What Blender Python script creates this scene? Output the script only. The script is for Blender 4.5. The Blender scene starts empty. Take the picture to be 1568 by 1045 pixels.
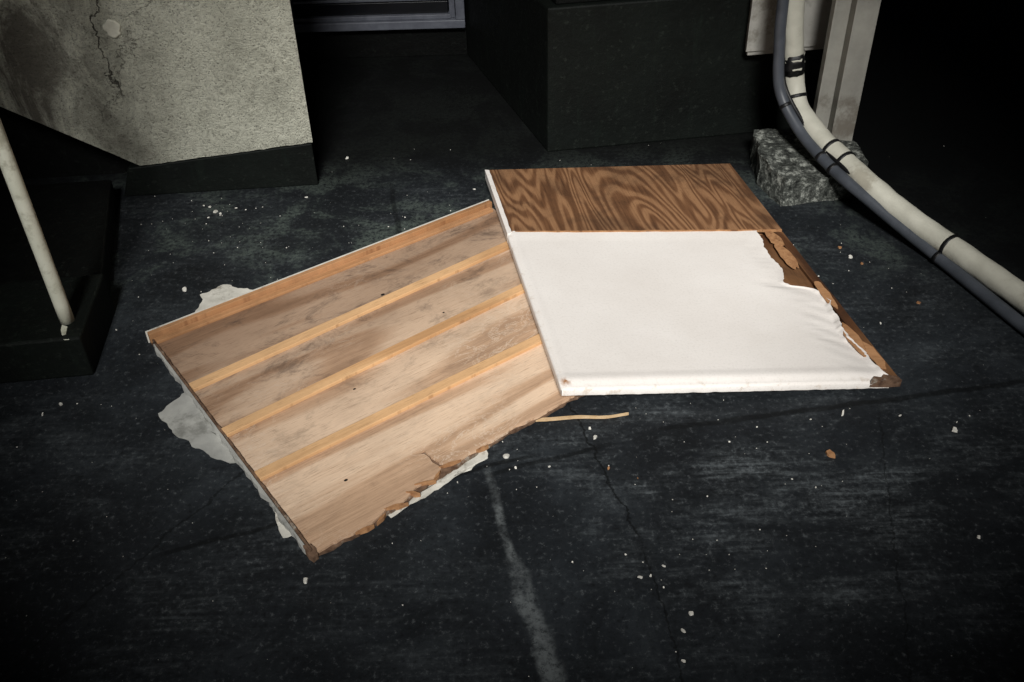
import bpy, bmesh, math, random
from mathutils import Vector, Matrix, noise
random.seed(7)
sc=bpy.context.scene
sc.view_settings.view_transform='Standard'; sc.view_settings.look='None'; sc.view_settings.exposure=0
# ------------------------------------------------ helpers
def lin(c,k=1.0):
    o=[]
    for v in c:
        v/=255.0
        v=v/12.92 if v<=.04045 else ((v+.055)/1.055)**2.4
        o.append(min(v*k,.95))
    return (*o,1)
def empty(name):
    e=bpy.data.objects.new(name,None); sc.collection.objects.link(e); return e
def mk(name,verts,faces,mat=None,parent=None,uvs=None,smooth=False):
    me=bpy.data.meshes.new(name); me.from_pydata([tuple(v) for v in verts],[],faces); me.update()
    if uvs is not None:
        l=me.uv_layers.new(name='UVMap')
        for lp in me.loops: l.data[lp.index].uv=uvs[lp.vertex_index]
    if smooth:
        for p in me.polygons: p.use_smooth=True
    ob=bpy.data.objects.new(name,me); sc.collection.objects.link(ob)
    if mat: me.materials.append(mat)
    if parent: ob.parent=parent
    return ob
def recalc(ob):
    bm=bmesh.new(); bm.from_mesh(ob.data); bmesh.ops.recalc_face_normals(bm,faces=bm.faces); bm.to_mesh(ob.data); bm.free()
def bevel(ob,w=.003,seg=2):
    m=ob.modifiers.new('bev','BEVEL'); m.width=w; m.segments=seg; m.limit_method='ANGLE'; m.angle_limit=math.radians(40)
def prism(name,poly,z0,z1,mat,parent=None,uvf=None,bw=0):
    f0=z0 if callable(z0) else (lambda x,y:z0); f1=z1 if callable(z1) else (lambda x,y:z1)
    n=len(poly); v=[(x,y,f0(x,y)) for x,y in poly]+[(x,y,f1(x,y)) for x,y in poly]
    f=[list(range(n))[::-1],list(range(n,2*n))]+[[i,(i+1)%n,n+(i+1)%n,n+i] for i in range(n)]
    uv=[(uvf(a[0],a[1]) if uvf else (a[0],a[1])) for a in v]
    ob=mk(name,v,f,mat,parent,uv); recalc(ob)
    if bw: bevel(ob,bw)
    return ob
def box(name,x0,x1,y0,y1,z0,z1,mat,parent=None,bw=0.002):
    return prism(name,[(x0,y0),(x1,y0),(x1,y1),(x0,y1)],z0,z1,mat,parent,bw=bw)
def cr(pts,n=14):
    P=[Vector(p) for p in pts]; P=[P[0]*2-P[1]]+P+[P[-1]*2-P[-2]]; o=[]
    for i in range(1,len(P)-2):
        for k in range(n):
            t=k/n; a,b,c,d=P[i-1:i+3]
            o.append(.5*((2*b)+(c-a)*t+(2*a-5*b+4*c-d)*t*t+(-a+3*b-3*c+d)*t**3))
    o.append(P[-2]); return o
def tube(name,path,r,mat,parent=None,seg=20,rough=0,cap=True):
    v=[];f=[];uv=[];L=0; prev=None
    for i,p in enumerate(path):
        t=(path[min(i+1,len(path)-1)]-path[max(i-1,0)]).normalized()
        if prev is None: n=t.cross(Vector((1,.1,.2))).normalized()
        else: n=(prev-t*prev.dot(t)).normalized()
        prev=n; b=t.cross(n)
        if i: L+=(p-path[i-1]).length
        rr=r(i/(len(path)-1)) if callable(r) else r
        for k in range(seg):
            a=2*math.pi*k/seg; q=rr*(1+(rough*noise.noise(Vector((L*25,math.cos(a)*2,math.sin(a)*2))) if rough else 0))
            v.append(p+n*math.cos(a)*q+b*math.sin(a)*q); uv.append((k/seg,L))
    for i in range(len(path)-1):
        for k in range(seg):
            a=i*seg+k;b2=i*seg+(k+1)%seg; f.append((a,b2,b2+seg,a+seg))
    if cap: f.append(tuple(range(seg))[::-1]); f.append(tuple(range(len(v)-seg,len(v))))
    return mk(name,v,f,mat,parent,uv,smooth=True)
# ------------------------------------------------ node helpers
class NT:
    def __init__(s,name,rough=.8,spec=.3):
        s.m=bpy.data.materials.new(name); s.m.use_nodes=True; s.t=s.m.node_tree; s.t.nodes.clear()
        s.o=s.t.nodes.new('ShaderNodeOutputMaterial'); s.b=s.t.nodes.new('ShaderNodeBsdfPrincipled')
        s.t.links.new(s.b.outputs[0],s.o.inputs[0]); s.b.inputs['Roughness'].default_value=rough
        s.b.inputs['Specular IOR Level'].default_value=spec
        s.tc=s.t.nodes.new('ShaderNodeTexCoord')
    def set(s,i,v):
        if isinstance(v,bpy.types.NodeSocket): s.t.links.new(v,i)
        else: i.default_value=v
    def mapv(s,src='Object',scale=(1,1,1),rot=(0,0,0),loc=(0,0,0)):
        n=s.t.nodes.new('ShaderNodeMapping'); s.t.links.new(s.tc.outputs[src] if isinstance(src,str) else src,n.inputs[0])
        n.inputs['Scale'].default_value=scale; n.inputs['Rotation'].default_value=rot; n.inputs['Location'].default_value=loc
        return n.outputs[0]
    def noise(s,vec,scale,detail=6,rough=.55,dist=0):
        n=s.t.nodes.new('ShaderNodeTexNoise'); s.t.links.new(vec,n.inputs['Vector']); n.inputs['Scale'].default_value=scale
        n.inputs['Detail'].default_value=detail; n.inputs['Roughness'].default_value=rough; n.inputs['Distortion'].default_value=dist
        return n.outputs[0]
    def vor(s,vec,scale,feat='F1',out='Distance'):
        n=s.t.nodes.new('ShaderNodeTexVoronoi'); n.feature=feat; s.t.links.new(vec,n.inputs['Vector']); n.inputs['Scale'].default_value=scale
        return n.outputs[out]
    def ramp(s,fac,stops):
        n=s.t.nodes.new('ShaderNodeValToRGB'); s.t.links.new(fac,n.inputs[0]); e=n.color_ramp.elements
        while len(e)<len(stops): e.new(.5)
        for i,(p,c) in enumerate(stops):
            e[i].position=p; e[i].color=c if isinstance(c,tuple) else (c,c,c,1)
        return n.outputs[0]
    def sm(s,val,a,b,lo=0.,hi=1.):
        n=s.t.nodes.new('ShaderNodeMapRange'); n.interpolation_type='SMOOTHSTEP'; s.set(n.inputs[0],val)
        n.inputs[1].default_value=a;n.inputs[2].default_value=b;n.inputs[3].default_value=lo;n.inputs[4].default_value=hi
        return n.outputs[0]
    def math(s,op,a,b=0.,c=None):
        n=s.t.nodes.new('ShaderNodeMath'); n.operation=op; s.set(n.inputs[0],a); s.set(n.inputs[1],b)
        if c is not None: s.set(n.inputs[2],c)
        return n.outputs[0]
    def mix(s,fac,a,b,mode='MIX'):
        n=s.t.nodes.new('ShaderNodeMix'); n.data_type='RGBA'; n.blend_type=mode; s.set(n.inputs[0],fac)
        s.set(n.inputs[6],a); s.set(n.inputs[7],b); return n.outputs[2]
    def sep(s,vec):
        n=s.t.nodes.new('ShaderNodeSeparateXYZ'); s.t.links.new(vec,n.inputs[0]); return n.outputs
    def bump(s,h,strength=.3,dist=.01):
        n=s.t.nodes.new('ShaderNodeBump'); s.t.links.new(h,n.inputs['Height']); n.inputs['Strength'].default_value=strength
        n.inputs['Distance'].default_value=dist; s.t.links.new(n.outputs[0],s.b.inputs['Normal'])
    def col(s,c): s.set(s.b.inputs['Base Color'],c)
    def line(s,xyz,p,q,w,wob,soft=1.6):
        (x0,y0),(x1,y1)=p,q; L=math.hypot(x1-x0,y1-y0); dx,dy=(x1-x0)/L,(y1-y0)/L
        X=s.math('SUBTRACT',xyz[0],x0); Y=s.math('SUBTRACT',xyz[1],y0)
        al=s.math('ADD',s.math('MULTIPLY',X,dx),s.math('MULTIPLY',Y,dy))
        ac=s.math('SUBTRACT',s.math('MULTIPLY',X,-dy),s.math('MULTIPLY',Y,-dx))
        ac=s.math('ABSOLUTE',s.math('ADD',ac,wob))
        m=s.sm(ac,w,w*soft+.0005,1,0)
        e=s.math('MULTIPLY',s.sm(al,-.02,.04),s.sm(al,L-.04,L+.02,1,0))
        return s.math('MULTIPLY',m,e)
# ------------------------------------------------ materials
def m_ground():
    n=NT('dark_waterproof_floor',.66,.22); P=n.mapv(); xyz=n.sep(P)
    big=n.noise(P,1.3,3,.6); med=n.noise(P,4.2,6,.70,.5)
    base=n.ramp(med,[(.30,lin((20,23,26))),(.5,lin((34,38,42))),(.72,lin((54,59,63)))])
    base=n.mix(n.sm(big,.62,.38,0,.6),base,lin((17,19,21)))
    fib=n.noise(n.mapv(scale=(3,34,1),rot=(0,0,math.radians(-13))),2.0,5,.7)
    sc1=n.noise(n.mapv(scale=(1,1.9,1),rot=(0,0,math.radians(-12))),3.1,6,.74,.4)
    dx=n.math('SUBTRACT',xyz[0],.55); dy=n.math('SUBTRACT',xyz[1],1.38)
    d=n.math('SQRT',n.math('ADD',n.math('MULTIPLY',dx,dx),n.math('MULTIPLY',n.math('MULTIPLY',dy,dy),3)))
    worn=n.sm(d,.1,.75,1,.34)
    pt=n.noise(P,75,4,.8)
    s1=n.math('MULTIPLY',n.sm(sc1,.44,.66),n.math('ADD',n.sm(fib,.42,.70,0,.7),n.sm(pt,.45,.62,.05,.45)))
    base=n.mix(n.math('MULTIPLY',n.math('MULTIPLY',s1,worn),.85),base,lin((104,110,113)))
    base=n.mix(n.sm(pt,.55,.70,0,.42),base,lin((104,108,110)))
    base=n.mix(n.sm(pt,.46,.34,0,.55),base,lin((11,12,13)))
    gp=n.math('MULTIPLY',n.sm(med,.46,.60),n.sm(xyz[1],2.0,2.3)); gp=n.math('MULTIPLY',gp,n.sm(pt,.38,.56))
    base=n.mix(n.math('MULTIPLY',gp,.55),base,lin((84,94,86)))
    base=n.mix(n.sm(xyz[1],2.50,2.9,0,.92),base,lin((6,7,6)))  # darkness towards the back walls, painted into the floor colour
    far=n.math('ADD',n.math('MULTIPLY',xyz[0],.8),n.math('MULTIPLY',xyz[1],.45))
    base=n.mix(n.sm(far,1.70,2.08,0,.93),base,lin((5,6,6)))  # light falloff beyond the pipe, painted into the floor colour
    w1=n.noise(P,6,4,.6); wob=n.math('MULTIPLY',n.math('SUBTRACT',w1,.5),.03)
    w2=n.noise(P,14,4,.7); wob2=n.math('MULTIPLY',n.math('SUBTRACT',w2,.5),.05)
    brk=n.math('MULTIPLY',n.sm(w2,.36,.6,.3,1),n.sm(pt,.36,.54,.25,1))
    st=n.line(xyz,(-.065,1.46),(.0,1.18),.003,wob,4); st2=n.line(xyz,(-.01,1.22),(.10,.80),.008,wob2,3.2)
    st=n.math('MULTIPLY',n.math('MAXIMUM',st,st2),brk); base=n.mix(n.math('MULTIPLY',st,.66),base,lin((118,123,124)))
    for p,q,w,wb,k in [((.12,1.67),(.24,1.25),.0012,wob2,.8),((.24,1.25),(.29,.8),.001,wob2,.7),((-.7,1.25),(.05,1.5),.003,wob,.7),((.3,1.56),(1.6,1.75),.004,wob,.7),((-.35,2.66),(-.3,2.3),.004,wob,.6),((-.9,1.0),(-.55,1.5),.0012,wob2,.6),((.62,.8),(.8,1.6),.0008,wob2,.6),((.2,1.52),(-.08,1.44),.003,wob,.6)]:
        base=n.mix(n.math('MULTIPLY',n.line(xyz,p,q,w,wb,2.6),k),base,lin((8,10,11)))
    n.col(base); n.bump(n.noise(P,45,4,.7),.35,.005); return n.m
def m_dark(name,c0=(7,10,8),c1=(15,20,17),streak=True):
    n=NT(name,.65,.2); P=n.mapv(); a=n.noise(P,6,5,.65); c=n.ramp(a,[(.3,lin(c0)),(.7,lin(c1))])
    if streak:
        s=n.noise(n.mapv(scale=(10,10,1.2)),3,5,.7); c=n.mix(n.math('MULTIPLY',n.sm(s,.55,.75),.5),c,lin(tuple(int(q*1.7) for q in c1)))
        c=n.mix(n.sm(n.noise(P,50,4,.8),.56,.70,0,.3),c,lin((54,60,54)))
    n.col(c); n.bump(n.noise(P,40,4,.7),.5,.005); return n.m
def m_stucco():
    n=NT('white_stucco',.9,.15); P=n.mapv(); xyz=n.sep(P)
    a=n.noise(P,4,6,.68); c=n.ramp(a,[(.28,lin((182,182,166))),(.5,lin((224,224,206))),(.72,lin((240,240,222)))])
    g=n.noise(n.mapv(scale=(1.6,1,.8)),4.5,6,.74,.7)
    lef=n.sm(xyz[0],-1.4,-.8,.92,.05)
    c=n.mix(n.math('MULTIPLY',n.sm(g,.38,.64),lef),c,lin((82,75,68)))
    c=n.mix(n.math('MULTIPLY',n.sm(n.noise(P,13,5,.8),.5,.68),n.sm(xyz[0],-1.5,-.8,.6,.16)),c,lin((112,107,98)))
    fine=n.noise(P,55,6,.85,.3); c=n.mix(n.sm(fine,.50,.36,0,.42),c,lin((96,94,84)))
    tiny=n.noise(P,210,3,.7); c=n.mix(n.sm(tiny,.45,.33,0,.7),c,lin((76,74,66)))
    w=n.math('MULTIPLY',n.math('SUBTRACT',n.noise(P,9,5,.65),.5),.16)
    cx=n.math('ABSOLUTE',n.math('ADD',n.math('ADD',xyz[0],1.085),w)); cm=n.math('MULTIPLY',n.sm(cx,.0010,.0045,1,0),n.sm(xyz[2],.28,.36))
    cx2=n.math('ABSOLUTE',n.math('SUBTRACT',n.math('ADD',n.math('ADD',xyz[0],1.28),n.math('MULTIPLY',w,1.6)),n.math('MULTIPLY',xyz[2],.55)))
    cm=n.math('MAXIMUM',cm,n.math('MULTIPLY',n.sm(cx2,.0005,.0025,1,0),n.sm(xyz[2],.2,.3,0,.7)))
    c=n.mix(n.math('MULTIPLY',cm,.85),c,lin((52,46,40)))
    n.col(c)
    h=n.math('ADD',fine,n.math('MULTIPLY',tiny,.5)); h=n.math('SUBTRACT',h,n.math('MULTIPLY',cm,.6))
    n.bump(h,1.0,.014); return n.m
def m_wood(name,dark,mid,light,along='x',ringk=26,ringw=.5,wscale=1.,scuff=0.,grime=0.,loc=(0,0,0),sharp=.75,dist=.35):
    n=NT(name,.62,.25); sx,sy=(.35,2.2) if along=='x' else (2.2,.35)
    U=n.mapv('UV',scale=(sx*wscale,sy*wscale,1),loc=loc)
    base=n.noise(U,1.7,2.5,.45,dist)
    ring=n.math('MULTIPLY_ADD',n.math('SINE',n.math('MULTIPLY',base,ringk*6.28/3)),.5,.5)
    fx,fy=(3,90) if along=='x' else (90,3)
    fib=n.noise(n.mapv('UV',scale=(fx,fy,1),loc=loc),2,5,.7)
    fib2=n.noise(n.mapv('UV',scale=(fx*.4,fy*.25,1),loc=loc),2,4,.6)
    v=n.math('ADD',n.math('MULTIPLY',n.sm(ring,.0,sharp),ringw),n.math('MULTIPLY',n.math('ADD',fib,fib2),(1-ringw)*.5+.12))
    c=n.ramp(v,[(.18,lin(dark)),(.48,lin(mid)),(.82,lin(light))])
    por=n.noise(n.mapv('UV',scale=(fx*4,fy*2.5,1)) ,2,3,.6); c=n.mix(n.math('MULTIPLY',n.sm(por,.56,.68),.55),c,lin(dark))
    U0=n.mapv('UV')
    if grime:
        g=n.noise(U0,5,6,.7,.5); c=n.mix(n.math('MULTIPLY',n.sm(g,.42,.68),grime),c,lin((46,36,30)))
    if scuff:
        s=n.noise(n.mapv('UV',scale=(1,2,1)),9,6,.7,1.6); r=n.math('ABSOLUTE',n.math('SUBTRACT',s,.5)); msk=n.sm(n.noise(U0,3,3,.5),.46,.60)
        c=n.mix(n.math('MULTIPLY',n.math('MULTIPLY',n.sm(r,.002,.022,1,0),msk),scuff),c,lin((230,210,188)))
    n.col(c); n.bump(n.math('ADD',v,fib),.3,.002); return n
def m_plain(name,c0,c1,scale=20,rough=.7,spec=.3,bump=.2,dirt=None):
    n=NT(name,rough,spec); P=n.mapv(); a=n.noise(P,scale,5,.65); c=n.ramp(a,[(.3,lin(c0)),(.7,lin(c1))])
    if dirt: c=n.mix(n.math('MULTIPLY',n.sm(n.noise(P,scale*.45,6,.75),.53,.66),.75),c,lin(dirt))
    n.col(c)
    if bump: n.bump(n.noise(P,scale*2.5,4,.6),bump,.003)
    return n.m
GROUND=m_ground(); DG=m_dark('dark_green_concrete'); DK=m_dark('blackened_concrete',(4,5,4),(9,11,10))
STUC=m_stucco()
nn=m_wood('weathered_plywood',(146,116,92),(202,168,138),(228,200,172),'x',20,.42,1.0,.6,.12)
bc=nn.b.inputs['Base Color'].links[0].from_socket
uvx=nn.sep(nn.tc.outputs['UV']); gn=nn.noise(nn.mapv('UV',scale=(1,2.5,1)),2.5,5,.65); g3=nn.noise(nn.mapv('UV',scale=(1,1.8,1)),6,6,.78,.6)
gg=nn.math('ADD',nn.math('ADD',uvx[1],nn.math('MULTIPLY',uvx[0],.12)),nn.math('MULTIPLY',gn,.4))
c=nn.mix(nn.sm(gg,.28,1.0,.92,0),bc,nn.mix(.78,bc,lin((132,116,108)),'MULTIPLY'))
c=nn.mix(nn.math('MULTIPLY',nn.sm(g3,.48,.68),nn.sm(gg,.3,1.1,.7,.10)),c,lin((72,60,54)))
nn.col(c); PLYL=nn.m
BAT=m_wood('orange_batten_wood',(150,112,78),(194,150,106),(216,174,128),'x',9,.35,1.3,0,.16).m
RIMW=m_wood('rim_wood',(118,78,52),(158,114,76),(184,138,98),'x',9,.3,1.3,0,.28).m
PLYD=m_wood('dark_plywood',(54,34,23),(112,78,53),(150,112,80),'y',70,.36,1.5,0,.5,loc=(.4,.7,0),sharp=.95,dist=.6).m
INNER=m_wood('inner_plywood',(48,29,18),(88,57,36),(124,88,58),'y',16,.4,1.2,0,.5).m
EDGE=m_plain('raw_ply_edge',(140,98,66),(182,138,98),60,.8,.2,.3,(88,60,42))
DEDGE=m_plain('dirty_ply_edge',(62,44,34),(132,106,86),40,.8,.2,.4,(176,172,160))
n=NT('white_wallpaper',.88,.08); P=n.mapv('UV'); 
c=n.ramp(n.noise(P,4,4,.6),[(.3,lin((222,216,210))),(.7,lin((232,227,222)))])
c=n.mix(n.math('MULTIPLY',n.sm(n.noise(P,170,4,.75),.48,.72),.3),c,lin((184,178,170)))
vv=n.vor(P,26); vc=n.vor(P,26,out='Color'); c=n.mix(n.math('MULTIPLY',n.sm(vv,.03,.06,1,0),n.sm(n.sep(vc)[1],.972,.98)),c,lin((110,84,66)))
xy=n.sep(P); ed=n.sm(xy[1],.0,.02,1,0); le=n.sm(xy[0],.0,.012,1,0)
c=n.mix(n.math('MULTIPLY',n.math('MULTIPLY',n.math('MAXIMUM',ed,le),n.sm(n.noise(P,28,5,.7),.54,.66)),.45),c,lin((176,156,132)))
kx=n.math('SUBTRACT',xy[0],.010);ky=n.math('SUBTRACT',xy[1],.018); kd=n.math('SQRT',n.math('ADD',n.math('MULTIPLY',kx,kx),n.math('MULTIPLY',ky,ky)))
c=n.mix(n.math('MULTIPLY',n.sm(kd,.0,.018,1,0),n.sm(n.noise(P,60,3,.6),.36,.55)),c,lin((146,104,70)))
n.col(c); n.bump(n.noise(P,180,3,.6),.10,.002); PAPER=n.m
SCRAP=m_plain('torn_paper',(186,183,173),(218,215,205),30,.85,.1,.15,(128,122,110))
SHADEP=m_plain('paper_backing_grey',(146,146,142),(182,182,176),10,.85,.1,.1,(112,112,106))
PIPE=m_plain('cream_pipe_wrap',(184,182,168),(208,206,192),10,.55,.4,.12,(156,150,134))
POLE=m_plain('cream_painted_pole',(206,207,188),(224,224,208),12,.5,.4,.1,(156,154,134))
GREY=m_plain('grey_conduit_plastic',(60,64,70),(80,84,91),12,.45,.45,.08)
BLK=m_plain('black_tape',(10,10,11),(22,22,24),40,.5,.4,.3)
STEEL=m_plain('painted_steel',(136,134,127),(164,162,153),9,.55,.35,.12,(100,92,82))
ALU=m_plain('aluminium',(98,101,112),(122,126,136),25,.45,.5,.05)
ALUD=m_plain('dark_glass',(14,15,19),(24,26,32),6,.3,.5,0)
WHT=m_plain('white_box_paint',(160,158,151),(184,182,175),12,.6,.3,.1,(120,116,106))
PATCH=m_plain('plaster_patch',(186,184,170),(220,218,202),40,.9,.1,.4)
n=NT('rough_footing_concrete',.9,.2); P=n.mapv(); a=n.noise(P,42,6,.8)
c=n.ramp(a,[(.38,lin((34,36,34))),(.52,lin((92,95,90))),(.64,lin((190,193,184)))]); n.col(c); n.bump(a,1,.012); ROUGH=n.m
CHIP=m_plain('pale_chip',(196,193,184),(240,237,228),60,.85,.15,.2)
# ------------------------------------------------ ground
N=[-60,-20,-8,-4,-2.4]+[ -2.2+.1*i for i in range(45)]+[2.4,4,8,20,60]
M=[-60,-20,-8,-4,-2]+[ -1.2+.1*i for i in range(62)]+[5.5,8,14,30,90]
v=[(x,y,0) for y in M for x in N]; f=[]
for j in range(len(M)-1):
    for i in range(len(N)-1):
        a=j*len(N)+i; f.append((a,a+1,a+1+len(N),a+len(N)))
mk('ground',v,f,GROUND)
# ------------------------------------------------ left hollow door panel (lying open side up)
A=Vector((-.881,1.921)); ES=Vector((.820,.572)).normalized(); ET=Vector((.582,-.813)).normalized()
def ST(s,t): p=A+ES*s+ET*t; return (p.x,p.y)
def uvST(x,y): q=Vector((x,y))-A; return (q.dot(ES),q.dot(ET))
LP=empty('hollow_door_panel')
def edge(pts,amp,step=.012,seed=0):
    o=[]
    for i in range(len(pts)-1):
        a=Vector(pts[i]);b=Vector(pts[i+1]);L=(b-a).length;k=max(1,int(L/step)); nrm=Vector((-(b-a).y,(b-a).x)).normalized()
        for j in range(k):
            p=a.lerp(b,j/k); p=p+nrm*amp*(noise.noise(Vector((p.x*40,p.y*40,seed)))*1.3+noise.noise(Vector((p.x*110,p.y*110,seed+3)))*.7)
            o.append((p.x,p.y))
    o.append(tuple(pts[-1])); return o
near=[(1.0,.80),(.85,.792),(.67,.79),(.58,.796),(.50,.793),(.43,.80),(.335,.803),(.325,.785),(.318,.735),(.292,.728),(.312,.742),(.318,.80),(.30,.812),(.25,.814),(.20,.832),(.17,.828),(.13,.842),(.06,.844),(.0,.842)]
pl=[(0,0),(1.01,0)]+edge(near,.0035,.008)
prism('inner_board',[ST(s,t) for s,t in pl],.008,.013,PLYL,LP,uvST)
near2=[(.95,.797),(.70,.794),(.6,.799),(.5,.797),(.42,.803),(.30,.816),(.22,.829),(.12,.846),(.04,.849),(-.004,.845)]
prism('lower_face_board',[ST(s,t) for s,t in [(-.004,.0),(1.0,.0)]+edge(near2,.005,.008,5)],.003,.0075,DEDGE,LP,uvST)
def bar(name,s0,t0,s1,t1,w,z0,z1,mat,off=0):
    P0=Vector((s0,t0));P1=Vector((s1,t1));d=(P1-P0).normalized();q=Vector((-d.y,d.x))*w
    poly=[P0,P1,P1-q*1,P0-q*1]
    return prism(name,[ST(*p) for p in poly],z0,z1,mat,LP,lambda x,y:(lambda u:(u[0]+off,u[1]+off*.7))(uvST(x,y)),bw=.0012)
bar('batten_1',.006,.257,1.0,.216,.027,.0128,.0225,BAT,.3)
bar('batten_2',.004,.444,1.0,.398,.027,.0128,.0225,BAT,1.3)
bar('batten_3',.004,.608,1.0,.596,.027,.0128,.0225,BAT,2.3)
bar('far_rim',-.004,.012,1.01,.012,.014,.001,.033,RIMW,3.1)
bar('far_batten',.004,.034,1.0,.032,.020,.0128,.0205,RIMW,4.1)
prism('far_edge_paper',[ST(s,t) for s,t in edge([(-.007,-.0025),(1.01,-.0025)],.0015)+[(1.01,-.006),(-.007,-.006)]],.0,.0335,SCRAP,LP)
prism('left_rim',[ST(s,t) for s,t in [(-.001,.015),(.003,.015)]+edge([(.003,.02),(.0035,.835)],.0016)+edge([(-.001,.838),(-.0015,.02)],.0008,.012,8)],.002,.0185,DEDGE,LP,uvST,)
prism('left_edge_paper',[ST(s,t) for s,t in edge([(-.005,.03),(-.008,.2),(-.006,.4),(-.010,.62),(-.006,.84)],.0045,.008,11)+edge([(-.002,.84),(-.002,.03)],.0004,.02)],.001,.015,SHADEP,LP)
prism('corner_block',[ST(s,t) for s,t in edge([(-.006,.815),(.010,.818),(.012,.835),(.008,.850),(-.004,.853),(-.008,.84),(-.006,.815)],.003,.005,2)],.001,.0155,DEDGE,LP)
for i,(s,t,l,w,a) in enumerate([(.19,.833,.05,.008,.3),(.15,.843,.03,.006,-.4),(.34,.80,.05,.006,.2),(.11,.848,.04,.006,.1),(.235,.824,.03,.007,.8),(.30,.813,.03,.005,-.5),(.42,.803,.03,.004,.1),(.27,.815,.045,.004,.35)]):
    d=Vector((math.cos(a),math.sin(a)));q=Vector((-d.y,d.x))*w;p=Vector((s,t))
    prism('splinter_%d'%i,[ST(*x) for x in (p-d*l/2,p-q*.6,p+d*l/2,p+q*.5+d*.004)],.004,.0145+.0003*i,EDGE,LP,uvST)
for i,(s,t,r) in enumerate([(.54,.19,.004),(.30,.47,.0025),(.145,.71,.003),(.62,.35,.0022)]):
    prism('nail_hole_%d'%i,[ST(s+r*1.5*math.cos(k*.785),t+r*math.sin(k*.785)) for k in range(8)],.0131,.0135,BLK,LP)
SP=empty('torn_paper_scrap')
def scrap(name,pts,z,mat,seed,amp=.004):
    P=edge(pts+[pts[0]],amp,.008,seed)[:-1]
    cx=sum(p[0] for p in P)/len(P); cy=sum(p[1] for p in P)/len(P)
    vs=[(cx,cy,z+.002)];fs=[]
    K=6
    for k in range(1,K+1):
        for p in P:
            x=cx+(p[0]-cx)*k/K;y=cy+(p[1]-cy)*k/K
            vs.append((x,y,z+.002+.004*noise.noise(Vector((x*16,y*16,seed)))*k/K))
    n=len(P)
    for i in range(n): fs.append((0,1+i,1+(i+1)%n))
    for k in range(K-1):
        for i in range(n):
            a=1+k*n+i;b=1+k*n+(i+1)%n; fs.append((a,a+n,b+n,b))
    return mk(name,vs,fs,mat,SP,smooth=True)
scrap('left_scrap',[(-.794,1.658),(-.775,1.70),(-.742,1.742),(-.70,1.72),(-.565,1.495),(-.595,1.492),(-.64,1.512),(-.672,1.538),(-.73,1.575),(-.765,1.615)],.001,SHADEP,1,.006)
scrap('far_scrap',[(-.803,2.107),(-.785,2.125),(-.752,2.155),(-.72,2.135),(-.655,2.125),(-.64,2.08),(-.80,2.0),(-.795,2.06)],.003,SCRAP,2,.009)
scrap('corner_scrap',[(-.495,1.385),(-.480,1.335),(-.456,1.285),(-.44,1.29),(-.455,1.35),(-.47,1.40)],.001,SCRAP,3,.003)
scrap('near_scrap',[(-.262,1.352),(-.25,1.330),(-.238,1.350),(-.222,1.354),(-.18,1.390),(-.12,1.438),(-.06,1.492),(-.065,1.52),(-.15,1.45),(-.22,1.385)],.001,SCRAP,4,.005)
# ------------------------------------------------ white papered door panel
BL=Vector((.1086,1.645));TL=Vector((-.061,2.623));BR=Vector((.860,1.664));TR=Vector((.669,2.661))
def ab(a,b,h=0):
    p=(BL*(1-a)+BR*a)*(1-b)+(TL*(1-a)+TR*a)*b
    return Vector((p.x,p.y,.060-.022*a+h))
WP=empty('papered_door_panel')
def abprism(name,poly,h0,h1,mat,bw=0):
    n=len(poly); v=[ab(a,b,h0) for a,b in poly]+[ab(a,b,h1) for a,b in poly]
    f=[list(range(n))[::-1],list(range(n,2*n))]+[[i,(i+1)%n,n+(i+1)%n,n+i] for i in range(n)]
    uv=[(a*.74,b*.98) for a,b in poly]*2
    ob=mk(name,v,f,mat,WP,uv); recalc(ob)
    if bw: bevel(ob,bw)
    return ob
abprism('bottom_board',[(0.004,.004),(.996,.004),(.996,.996),(.004,.996)],-.026,-.022,EDGE)
abprism('core_board',[(.02,.02),(.985,.02),(.985,.62),(.02,.62)],-.0215,-.0105,INNER)
abprism('left_stile',[(0.003,.003),(.028,.003),(.028,.997),(.003,.997)],-.0215,-.0085,SCRAP)
abprism('front_rail',[(.03,.006),(.965,.006),(.965,.024),(.03,.024)],-.0215,-.0100,RIMW)
abprism('right_stile',[(.967,.006),(1.0,.006)]+[(1.0+random.uniform(-.002,.002),b) for b in (.1,.2,.3,.4,.5)]+[(1.0,.62),(.967,.62)],-.0215,-.0015,INNER,.001)
for i,(a,b,w,h) in enumerate([(.945,.50,.02,.05),(.955,.14,.018,.05),(.95,.585,.018,.035),(.975,.33,.014,.05),(.978,.08,.014,.04)]):
    P=[(a+w*math.cos(k*.35)*(1+.45*random.random()),b+h*math.sin(k*.35)*(1+.45*random.random())) for k in range(18)]
    abprism('veneer_flake_%d'%i,[(min(x,.998),y) for x,y in P],-.0018,-.0004+.0003*i,[EDGE,RIMW,EDGE,RIMW,RIMW][i])
pb=[(0.012,.652)]+[(.012+.986*k/30,.652-.026*k/30+.0025*noise.noise(Vector((k*.9,3,1)))) for k in range(1,31)]
abprism('plywood_top',pb+[(1.0,.999),(.012,1.0)],-.004,.0030,PLYD)
abprism('plywood_front_edge',[(x,y-.004) for x,y in pb]+[(x,y) for x,y in pb[::-1]],-.004,.0026,EDGE)
abprism('plywood_fill',[(.03,.66),(.998,.64),(.998,.997),(.03,.997)],-.0215,-.0045,INNER)
abprism('end_paper_strip',[(-.006,.64),(.011,.645)]+[(.011+.003*noise.noise(Vector((k*.8,0,0))),.645+.355*k/20) for k in range(1,21)]+[(-.006,1.003)],-.027,.0026,PAPER)
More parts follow.
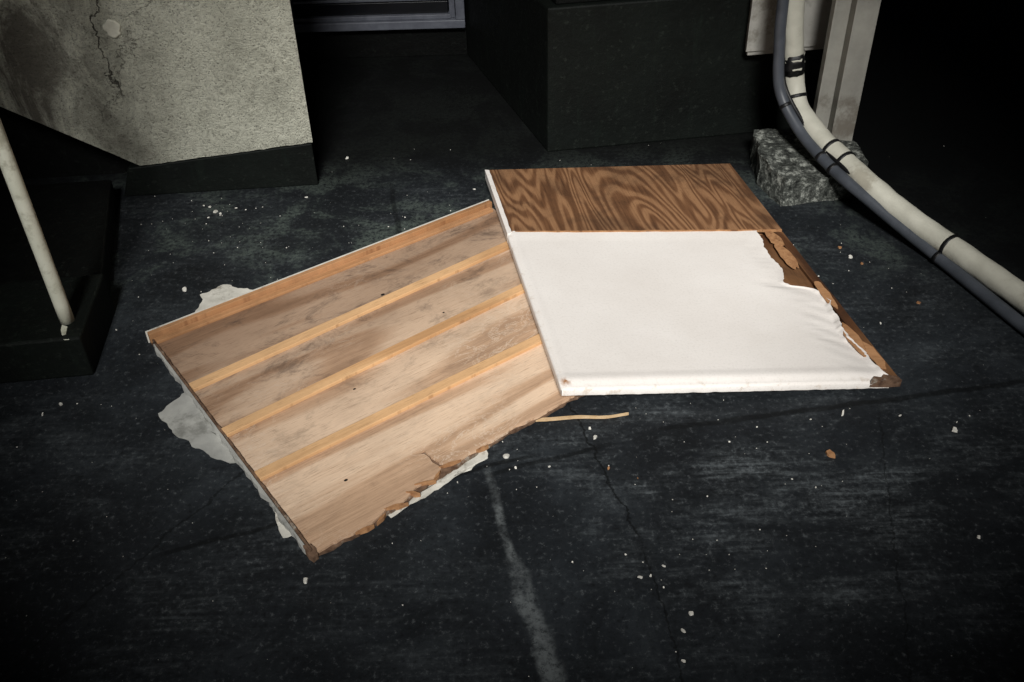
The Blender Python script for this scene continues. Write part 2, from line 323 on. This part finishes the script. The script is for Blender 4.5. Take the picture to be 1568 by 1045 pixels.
def ar(b):
    K=[(-.02,.985),(.0,.985),(.03,.965),(.06,.956),(.10,.958),(.15,.945),(.20,.944),(.235,.958),(.27,.958),(.31,.972),(.345,.968),(.362,.955),(.374,.93),(.384,.885),(.40,.868),(.43,.885),(.47,.902),(.52,.893),(.57,.893),(.61,.905),(.66,.905)]
    for i in range(len(K)-1):
        if K[i][0]<=b<=K[i+1][0]:
            q=(b-K[i][0])/(K[i+1][0]-K[i][0]); return K[i][1]*(1-q)+K[i+1][1]*q
    return K[0][1] if b<K[0][0] else K[-1][1]
def ss(a,b,x):
    x=max(0,min(1,(x-a)/(b-a))); return x*x*(3-2*x)
NX,NY=180,150; v=[];uv=[];f=[]
for j in range(NY+1):
    b=.654*j/NY
    for i in range(NX+1):
        R=ar(b)+ .006*noise.noise(Vector((b*60,1,0)))+.003*noise.noise(Vector((b*190,5,0)))
        q=i/NX; a=-.004+(R+.004)*q
        bb=b-.026*q*(b/.654)
        ridge=ss(0,.030,b)*(1-ss(.030,.050,b))
        rl=ss(0,.02,a)*(1-ss(.02,.04,a))
        h=-.0025*ss(.05,.3,b)*ss(.03,.3,a)*(1-ss(.8,.95,a))+.0014*ridge+.0010*rl
        h-=.006*(1-ss(0,.026,b)); h-=.003*(1-ss(0,.012,a))
        dr=R-a
        sag=math.exp(-((b-.20)/.16)**2)
        h-=.0085*sag*(1-ss(.02,.12,dr))
        h+=.0105*sag*(1-ss(.0,.018,dr))
        h-=.0050*(1-ss(.0,.09,dr))*math.exp(-((b-.5)/.10)**2)
        h+=.0007*math.sin(b*120+a*55)*(1-ss(.03,.16,dr))*sag
        h+=.0004*math.sin(b*90-a*70)*(1-ss(.02,.10,dr))*math.exp(-((b-.55)/.08)**2)
        h+=.00035*noise.noise(Vector((a*5,b*5,2)))+.00010*noise.noise(Vector((a*22,b*22,4)))
        h+=.0010*noise.noise(Vector((a*40,b*6,7)))*(1-ss(.0,.05,b))
        h+=.0018*ss(.60,.654,b)
        h=max(h,-.0085)
        v.append(ab(a,bb,h)); uv.append((a*.74,b*.98))
for j in range(NY):
    for i in range(NX):
        k=j*(NX+1)+i; f.append((k,k+1,k+NX+2,k+NX+1))
base=len(v); 
for d,(off,hh) in enumerate([(.0035,-.012),(.003,-.0245)]):
    for i in range(NX+1):
        q=i/NX; a=-.004+(ar(0)+.004)*q*.985
        w=.0016*noise.noise(Vector((a*30,d,3)))
        v.append(ab(a,-off+w,hh+.001*noise.noise(Vector((a*50,9,d))))); uv.append((a*.74,-.01*(d+1)))
rows=[list(range(NX+1)),[base+i for i in range(NX+1)],[base+NX+1+i for i in range(NX+1)]]
for r0,r1 in zip(rows[:-1],rows[1:]):
    for i in range(NX): f.append((r1[i],r1[i+1],r0[i+1],r0[i]))
base=len(v)
for d,(off,hh) in enumerate([(-.0055,-.012),(-.0055,-.0265)]):
    for j in range(NY+1):
        b=.654*j/NY; v.append(ab(off,b,hh)); uv.append((-.01*(d+1),b*.98))
rows=[[j*(NX+1) for j in range(NY+1)],[base+j for j in range(NY+1)],[base+NY+1+j for j in range(NY+1)]]
for r0,r1 in zip(rows[:-1],rows[1:]):
    for j in range(NY): f.append((r1[j+1],r1[j],r0[j],r0[j+1]))
mk('paper_sheet',v,f,PAPER,WP,uv,smooth=True)
abprism('corner_tear',[(.91,-.004),(.93,.012),(.95,.008),(.965,.02),(.985,.012),(1.0,.01),(1.003,-.004),(.96,-.006)],-.02,-.0012,DEDGE)
# ------------------------------------------------ stairs with stucco parapet
SA=empty('concrete_staircase')
def yf(x): return 2.674+.066*(x+.575)
def vprism(name,xz,y0,y1,mat,parent,bw=0,skew=0):
    n=len(xz); v=[(x,yf(x)+y0,z) for x,z in xz]+[(x-(skew if x>-.95 else 0),yf(x)+y1,z) for x,z in xz]
    f=[list(range(n)),list(range(n,2*n))[::-1]]+[[i,(i+1)%n,n+(i+1)%n,n+i] for i in range(n)]
    ob=mk(name,v,f,mat,parent); recalc(ob)
    if bw: bevel(ob,bw)
    return ob
rag=[(a,b) for a,b in edge([(-1.08,.102),(-.570,.145)],.0022,.012,21)]
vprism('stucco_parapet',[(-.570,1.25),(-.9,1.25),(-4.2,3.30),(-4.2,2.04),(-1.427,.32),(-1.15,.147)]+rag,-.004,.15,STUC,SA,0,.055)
vprism('base_plinth',[(-.574,0),(-.574,.1400),(-1.078,.0972),(-1.12,.095),(-1.155,0)],0,.146,DG,SA,.004,.04)
x,z=-1.1,.17; pts=[(-1.1,.0),(-1.1,.17)]
while x>-4.0:
    pts.append((x-.27,z)); x-=.27; z+=.17; pts.append((x,z))
pts+=[(-4.1,z),(-4.1,z-.35),(-1.6,.0)]
vprism('steps',pts,.152,.93,DK,SA)
vprism('stucco_patch',[(-1.050+.022*math.cos(k*.35)*(1+.2*math.sin(k*1.7)),.515+.026*math.sin(k*.35)*(1+.1*math.cos(k*2.3))) for k in range(18)],-.010,.0,PATCH,SA,.004)
# ------------------------------------------------ left footing and ledge and pole
FT=empty('concrete_ledge')
prism('pole_footing',[(-.985,1.80),(-1.32,1.765),(-1.33,2.02),(-1.01,2.06)],0,.115,DG,FT,bw=.006)
prism('low_curb',[(-1.03,2.062),(-1.17,2.62),(-2.6,2.52),(-2.6,1.95),(-1.335,1.98)],0,.07,DK,FT,bw=.005)
prism('curb_wall',[(-1.335,1.765),(-2.6,1.63),(-2.6,1.94),(-1.335,1.975)],0,.112,DK,FT,bw=.005)
PO=empty('standing_pipe')
px,py=-1.035,1.865
tube('pole_shaft',[Vector((px,py,.108+.06*i)) for i in range(48)],.0165,POLE,PO,24,.02)
prism('paint_run',[(-1.04,1.845),(-1.025,1.838),(-1.02,1.812),(-1.028,1.808),(-1.036,1.825)],.1155,.1185,POLE,PO)
mk('paint_drip',[(-1.022,1.797,.113),(-1.010,1.798,.113),(-1.012,1.798,.085),(-1.008,1.7985,.05),(-1.014,1.798,.045),(-1.018,1.797,.08)],[(0,1,2,3,4,5)],POLE,PO)
# ------------------------------------------------ back wall with sliding window
BW=empty('building_wall')
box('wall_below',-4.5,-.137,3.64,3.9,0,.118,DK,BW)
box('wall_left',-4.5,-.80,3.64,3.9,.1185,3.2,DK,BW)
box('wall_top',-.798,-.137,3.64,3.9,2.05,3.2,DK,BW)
WD=empty('sliding_window')
box('sill',-.797,-.139,3.60,3.66,.119,.150,ALU,WD,.003)
box('sill_track',-.775,-.19,3.615,3.655,.1505,.166,ALU,WD,.002)
box('right_jamb',-.172,-.139,3.60,3.66,.1505,2.04,ALU,WD,.003)
box('inner_jamb',-.196,-.175,3.625,3.66,.1505,2.03,ALU,WD,.002)
box('left_jamb',-.797,-.770,3.60,3.66,.1505,2.04,ALU,WD,.003)
box('sash_bottom_rail',-.768,-.20,3.632,3.655,.1665,.21,ALUD,WD,.002)
box('sash_rail_upper',-.768,-.20,3.636,3.66,.212,.222,ALU,WD,.002)
box('glass',-.768,-.20,3.642,3.65,.223,2.03,ALUD,WD,0)
box('header',-.797,-.139,3.60,3.66,2.0405,2.049,ALU,WD,.001)
# ------------------------------------------------ right dark block wall
RB=empty('dark_concrete_wall')
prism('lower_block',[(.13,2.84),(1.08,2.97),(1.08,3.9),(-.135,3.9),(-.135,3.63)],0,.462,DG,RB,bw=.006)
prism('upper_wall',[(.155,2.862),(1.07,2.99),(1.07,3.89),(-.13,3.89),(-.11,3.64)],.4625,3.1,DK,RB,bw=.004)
BX=empty('white_utility_box')
def sl(x,off): return 2.84+.137*(x-.13)-off
prism('box_body',[(.735,sl(.735,.045)),(.99,sl(.99,.045)),(.99,sl(.99,.002)),(.735,sl(.735,.002))],.285,.9,WHT,BX,bw=.003)
prism('box_lid',[(.728,sl(.728,.052)),(.997,sl(.997,.052)),(.997,sl(.997,.0455)),(.728,sl(.728,.0455))],.30,.91,WHT,BX,bw=.002)
# ------------------------------------------------ post on footing
def roughblock(name,poly,z1,mat,parent):
    ob=prism(name,poly,0,z1,mat,parent); 
    bm=bmesh.new(); bm.from_mesh(ob.data)
    bmesh.ops.triangulate(bm,faces=bm.faces); 
    for _ in range(4): bmesh.ops.subdivide_edges(bm,edges=[e for e in bm.edges if e.calc_length()>.02],cuts=1)
    bmesh.ops.triangulate(bm,faces=bm.faces)
    for vv in bm.verts:
        c=vv.co; k=noise.noise_vector(c*16)*.010+noise.noise_vector(c*55)*.005
        vv.co=c+Vector((k.x,k.y,k.z if c.z>.02 else 0))
    bm.to_mesh(ob.data); bm.free(); return ob
PF=empty('post_footing')
roughblock('footing_block',[(.745,2.60),(.785,2.475),(.985,2.50),(1.045,2.56),(1.05,2.79),(.76,2.79)],.085,ROUGH,PF)
PS=empty('steel_post')
box('post_front_flange',.977,1.040,2.70,2.712,.075,2.8,STEEL,PS,.002)
box('post_web',.972,.9765,2.695,2.765,.075,2.8,STEEL,PS,.001)
box('post_rear_flange',.925,.9715,2.735,2.747,.075,2.8,STEEL,PS,.002)
box('post_lip',.920,.9245,2.715,2.747,.075,2.8,STEEL,PS,.001)
box('post_body',.9775,1.032,2.7125,2.77,.075,2.79,STEEL,PS,.002)
# ------------------------------------------------ pipes
PP=empty('insulated_pipe')
pts=[(.800,2.76,1.3),(.806,2.76,.8),(.812,2.75,.5),(.832,2.75,.36),(.846,2.745,.27),(.862,2.70,.195),(.905,2.60,.150),(.945,2.52,.128),(1.005,2.395,.100),(1.085,2.275,.065),(1.155,2.155,.050),(1.255,1.92,.045),(1.36,1.62,.042),(1.48,1.2,.042),(1.7,.5,.042)]
pw=cr(pts,16); tube('white_pipe',pw,lambda t:.031,PIPE,PP,24,.07)
cp=[(.765,2.72,1.3),(.770,2.72,.8),(.775,2.72,.5),(.783,2.72,.38),(.800,2.705,.25),(.848,2.63,.165),(.895,2.53,.125),(.936,2.44,.105),(.990,2.36,.080),(1.050,2.28,.050),(1.128,2.145,.022),(1.222,1.868,.018),(1.32,1.58,.018),(1.44,1.15,.018),(1.66,.46,.018)]
CC=empty('grey_conduit'); cw=cr(cp,16); tube('conduit',cw,.0165,GREY,CC,18,.0)
c2=[Vector((p.x+.012,p.y+.012,p.z+.018)) for p in cw]; tube('thin_black_cable',c2[:130],.0065,BLK,CC,10)
def seg(path,p,half):
    i=min(range(len(path)),key=lambda k:(path[k]-Vector(p)).length); a=path[max(i-1,0)];b=path[min(i+1,len(path)-1)]
    d=(b-a).normalized(); c=path[i]; return c,d
def band(name,path,p,r,half,parent,mat=BLK,rough=0):
    c,d=seg(path,p,half); tube(name,[c-d*half,c-d*half*.3,c+d*half*.3,c+d*half],r,mat,parent,24,rough)
for i,(p,q) in enumerate([((.855,2.72,.225),(.815,2.68,.21)),((.93,2.55,.137),(.895,2.53,.125)),((.95,2.50,.125),(.915,2.48,.115)),((1.15,2.165,.05),(1.123,2.155,.023))]):
    band('pipe_tie_%d'%i,pw,p,.0335,.005,PP); band('conduit_tie_%d'%i,cw,q,.0185,.005,CC)
band('black_joint',pw,(.838,2.75,.315),.0335,.030,PP,BLK,.3); band('black_joint_wrap',pw,(.838,2.75,.315),.0350,.018,PP,BLK,.3)
for k,zz in enumerate((.335,.305)):
    band('torn_tape_%d'%k,pw,(.838,2.75,zz),.0352,.002,PP,PIPE,.4)
# ------------------------------------------------ splinter strip and debris
WS=empty('wood_strip')
sp=cr([(.012,1.602,.006),(.07,1.600,.007),(.14,1.607,.005),(.20,1.603,.006),(.252,1.612,.006)],8)
v=[];f=[]
for i,p in enumerate(sp):
    w=.0045*(1-.5*(i/len(sp)))+.0008*noise.noise(Vector((i*.7,0,0)))
    v+= [p+Vector((0,-w,0)),p+Vector((0,w,0)),p+Vector((0,w,-.004)),p+Vector((0,-w,-.004))]
for i in range(len(sp)-1):
    for k in range(4): a=i*4+k;b=i*4+(k+1)%4; f.append((a,b,b+4,a+4))
f+=[(0,1,2,3),tuple(len(v)-4+k for k in range(4))]
PALE=m_plain('pale_split_wood',(182,150,110),(218,190,152),50,.8,.2,.2)
recalc(mk('strip',v,f,PALE,WS,[(q.x,q.y) for q in v]))
def chips(name,items,mat):
    v=[];f=[]
    for x,y,r in items:
        n=random.randint(5,9); b=len(v); ph=random.random()*6; el=random.uniform(.4,1); rot=random.random()*3.14
        tx,ty=random.uniform(-.25,.25),random.uniform(-.25,.25); hz=r*.28+.0006
        ring=[]
        for k in range(n):
            rr=r*random.uniform(.5,1.2); an=ph+6.283*k/n; dx=rr*math.cos(an);dy=rr*el*math.sin(an)
            ring.append((dx*math.cos(rot)-dy*math.sin(rot),dx*math.sin(rot)+dy*math.cos(rot)))
        for dx,dy in ring: v.append((x+dx,y+dy,.0005))
        for dx,dy in ring: v.append((x+dx*.9,y+dy*.9,hz+dx*tx+dy*ty+r*.25))
        f.append(tuple(range(b+n,b+2*n)))
        for k in range(n): f.append((b+k,b+(k+1)%n,b+n+(k+1)%n,b+n+k))
    ob=mk(name,v,f,mat); return ob
big=[(-.019,1.493,.009),(.172,1.543,.007),(.163,1.571,.004),(.943,1.535,.008),(-.398,1.183,.007),(-.853,2.138,.008),(.909,2.201,.009),(.842,1.584,.0045),(.287,1.05,.005),(.307,1.086,.006),(.278,.989,.0045),(.90,1.912,.004),(-1.059,1.667,.006),(-1.03,1.70,.005),(-.857,2.533,.008),(-1.397,2.665,.006),(-.505,2.839,.007),(.273,1.193,.005),(.225,1.169,.005),(.245,1.172,.004),(-.305,1.3,.004),(.881,1.241,.004),(.0,1.46,.004),(-.06,1.49,.004),(.07,1.46,.003),(-.84,2.52,.005),(-.87,2.50,.004),(-.8,2.55,.004),(.72,1.596,.009),(-.88,2.56,.006),(-.9,2.57,.004),(-.6,2.6,.005),(-.1,2.62,.004)]
for cx,cy,sx,n in [(-.05,1.49,.06,10),(.25,1.17,.08,12),(-.3,2.35,.25,24),(-.75,2.35,.3,46),(-.9,2.05,.2,18),(.9,2.2,.15,10),(-.85,1.55,.2,10),(0,1.4,.5,34),(.7,1.4,.35,30),(-.1,2.75,.3,6),(-.3,1.38,.12,14),(-.85,2.53,.08,18)]:
    for _ in range(n): big.append((random.gauss(cx,sx),random.gauss(cy,sx*.6),random.choice([.0009,.0010,.0012,.0014,.0016,.002,.0027])))
for _ in range(150): big.append((random.uniform(-1.4,1.5),random.uniform(.85,2.9),random.choice([.0007,.0009,.0011,.0015])))
chips('floor_debris',big,CHIP)
chips('fallen_leaf_bits',[(.659,1.47,.012),(1.02,1.99,.006),(.893,2.249,.006),(.193,1.45,.005),(.93,2.17,.006),(.25,1.42,.003)],EDGE)
# ------------------------------------------------ added wall, out of view; its opening shapes the sun into a pool
RW=empty('added_light_mask')
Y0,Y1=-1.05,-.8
box('mask_lower',-9,9,Y0,Y1,0,1.76,DK,RW,0); box('mask_upper',-9,9,Y0,Y1,4.0,8,DK,RW,0)
box('mask_left',-9,-1.0,Y0,Y1,1.7605,3.9995,DK,RW,0); box('mask_right',1.18,9,Y0,Y1,1.7605,3.9995,DK,RW,0)
def mask_corner(name,pts):  # added corner fills that dim the corners of the light pool
    n=len(pts); v=[(x,Y0+.02,z) for x,z in pts]+[(x,Y1-.02,z) for x,z in pts]
    f=[list(range(n)),list(range(n,2*n))[::-1]]+[[i,(i+1)%n,n+(i+1)%n,n+i] for i in range(n)]
    recalc(mk(name,v,f,DK,RW))
mask_corner('mask_corner_left',[(-1.02,1.75),(-.50,1.75),(-1.02,2.40)])
mask_corner('mask_corner_right',[(1.2,1.75),(.45,1.75),(1.2,2.40)])
mask_corner('mask_corner_upper_right',[(1.2,4.01),(.80,4.01),(1.2,3.35)])
# ------------------------------------------------ light
EL=math.radians(42); 
w=bpy.data.worlds.new('World'); sc.world=w; w.use_nodes=True; nt=w.node_tree; nt.nodes.clear()
sk=nt.nodes.new('ShaderNodeTexSky'); sk.sky_type='NISHITA'; sk.sun_disc=False; sk.sun_elevation=EL; sk.sun_rotation=math.radians(180)
bg=nt.nodes.new('ShaderNodeBackground'); bg.inputs[1].default_value=.001; oo=nt.nodes.new('ShaderNodeOutputWorld')
nt.links.new(sk.outputs[0],bg.inputs[0]); nt.links.new(bg.outputs[0],oo.inputs[0])
ld=bpy.data.lights.new('sun','SUN'); ld.energy=5.0; ld.angle=math.radians(15); ld.color=(1,.985,.955)
lo=bpy.data.objects.new('sun',ld); sc.collection.objects.link(lo); lo.location=(0,-4,6)
d=Vector((0.0,math.cos(EL),-math.sin(EL))); lo.rotation_euler=d.to_track_quat('-Z','Y').to_euler()
# ------------------------------------------------ camera
th=math.radians(38.5); ro=math.radians(1.65)
F=Vector((0,math.cos(th),-math.sin(th))); X=Vector((1,0,0)); u0=X.cross(F)
r=math.cos(ro)*X-math.sin(ro)*u0; u=math.cos(ro)*u0+math.sin(ro)*X
cd=bpy.data.cameras.new('camera'); cd.lens=35; cd.sensor_width=36; cd.clip_start=.05; cd.clip_end=500
co=bpy.data.objects.new('camera',cd); sc.collection.objects.link(co)
m=Matrix((r,u,-F)).transposed().to_4x4(); m.translation=Vector((0,0,1.5)); co.matrix_world=m
sc.camera=co
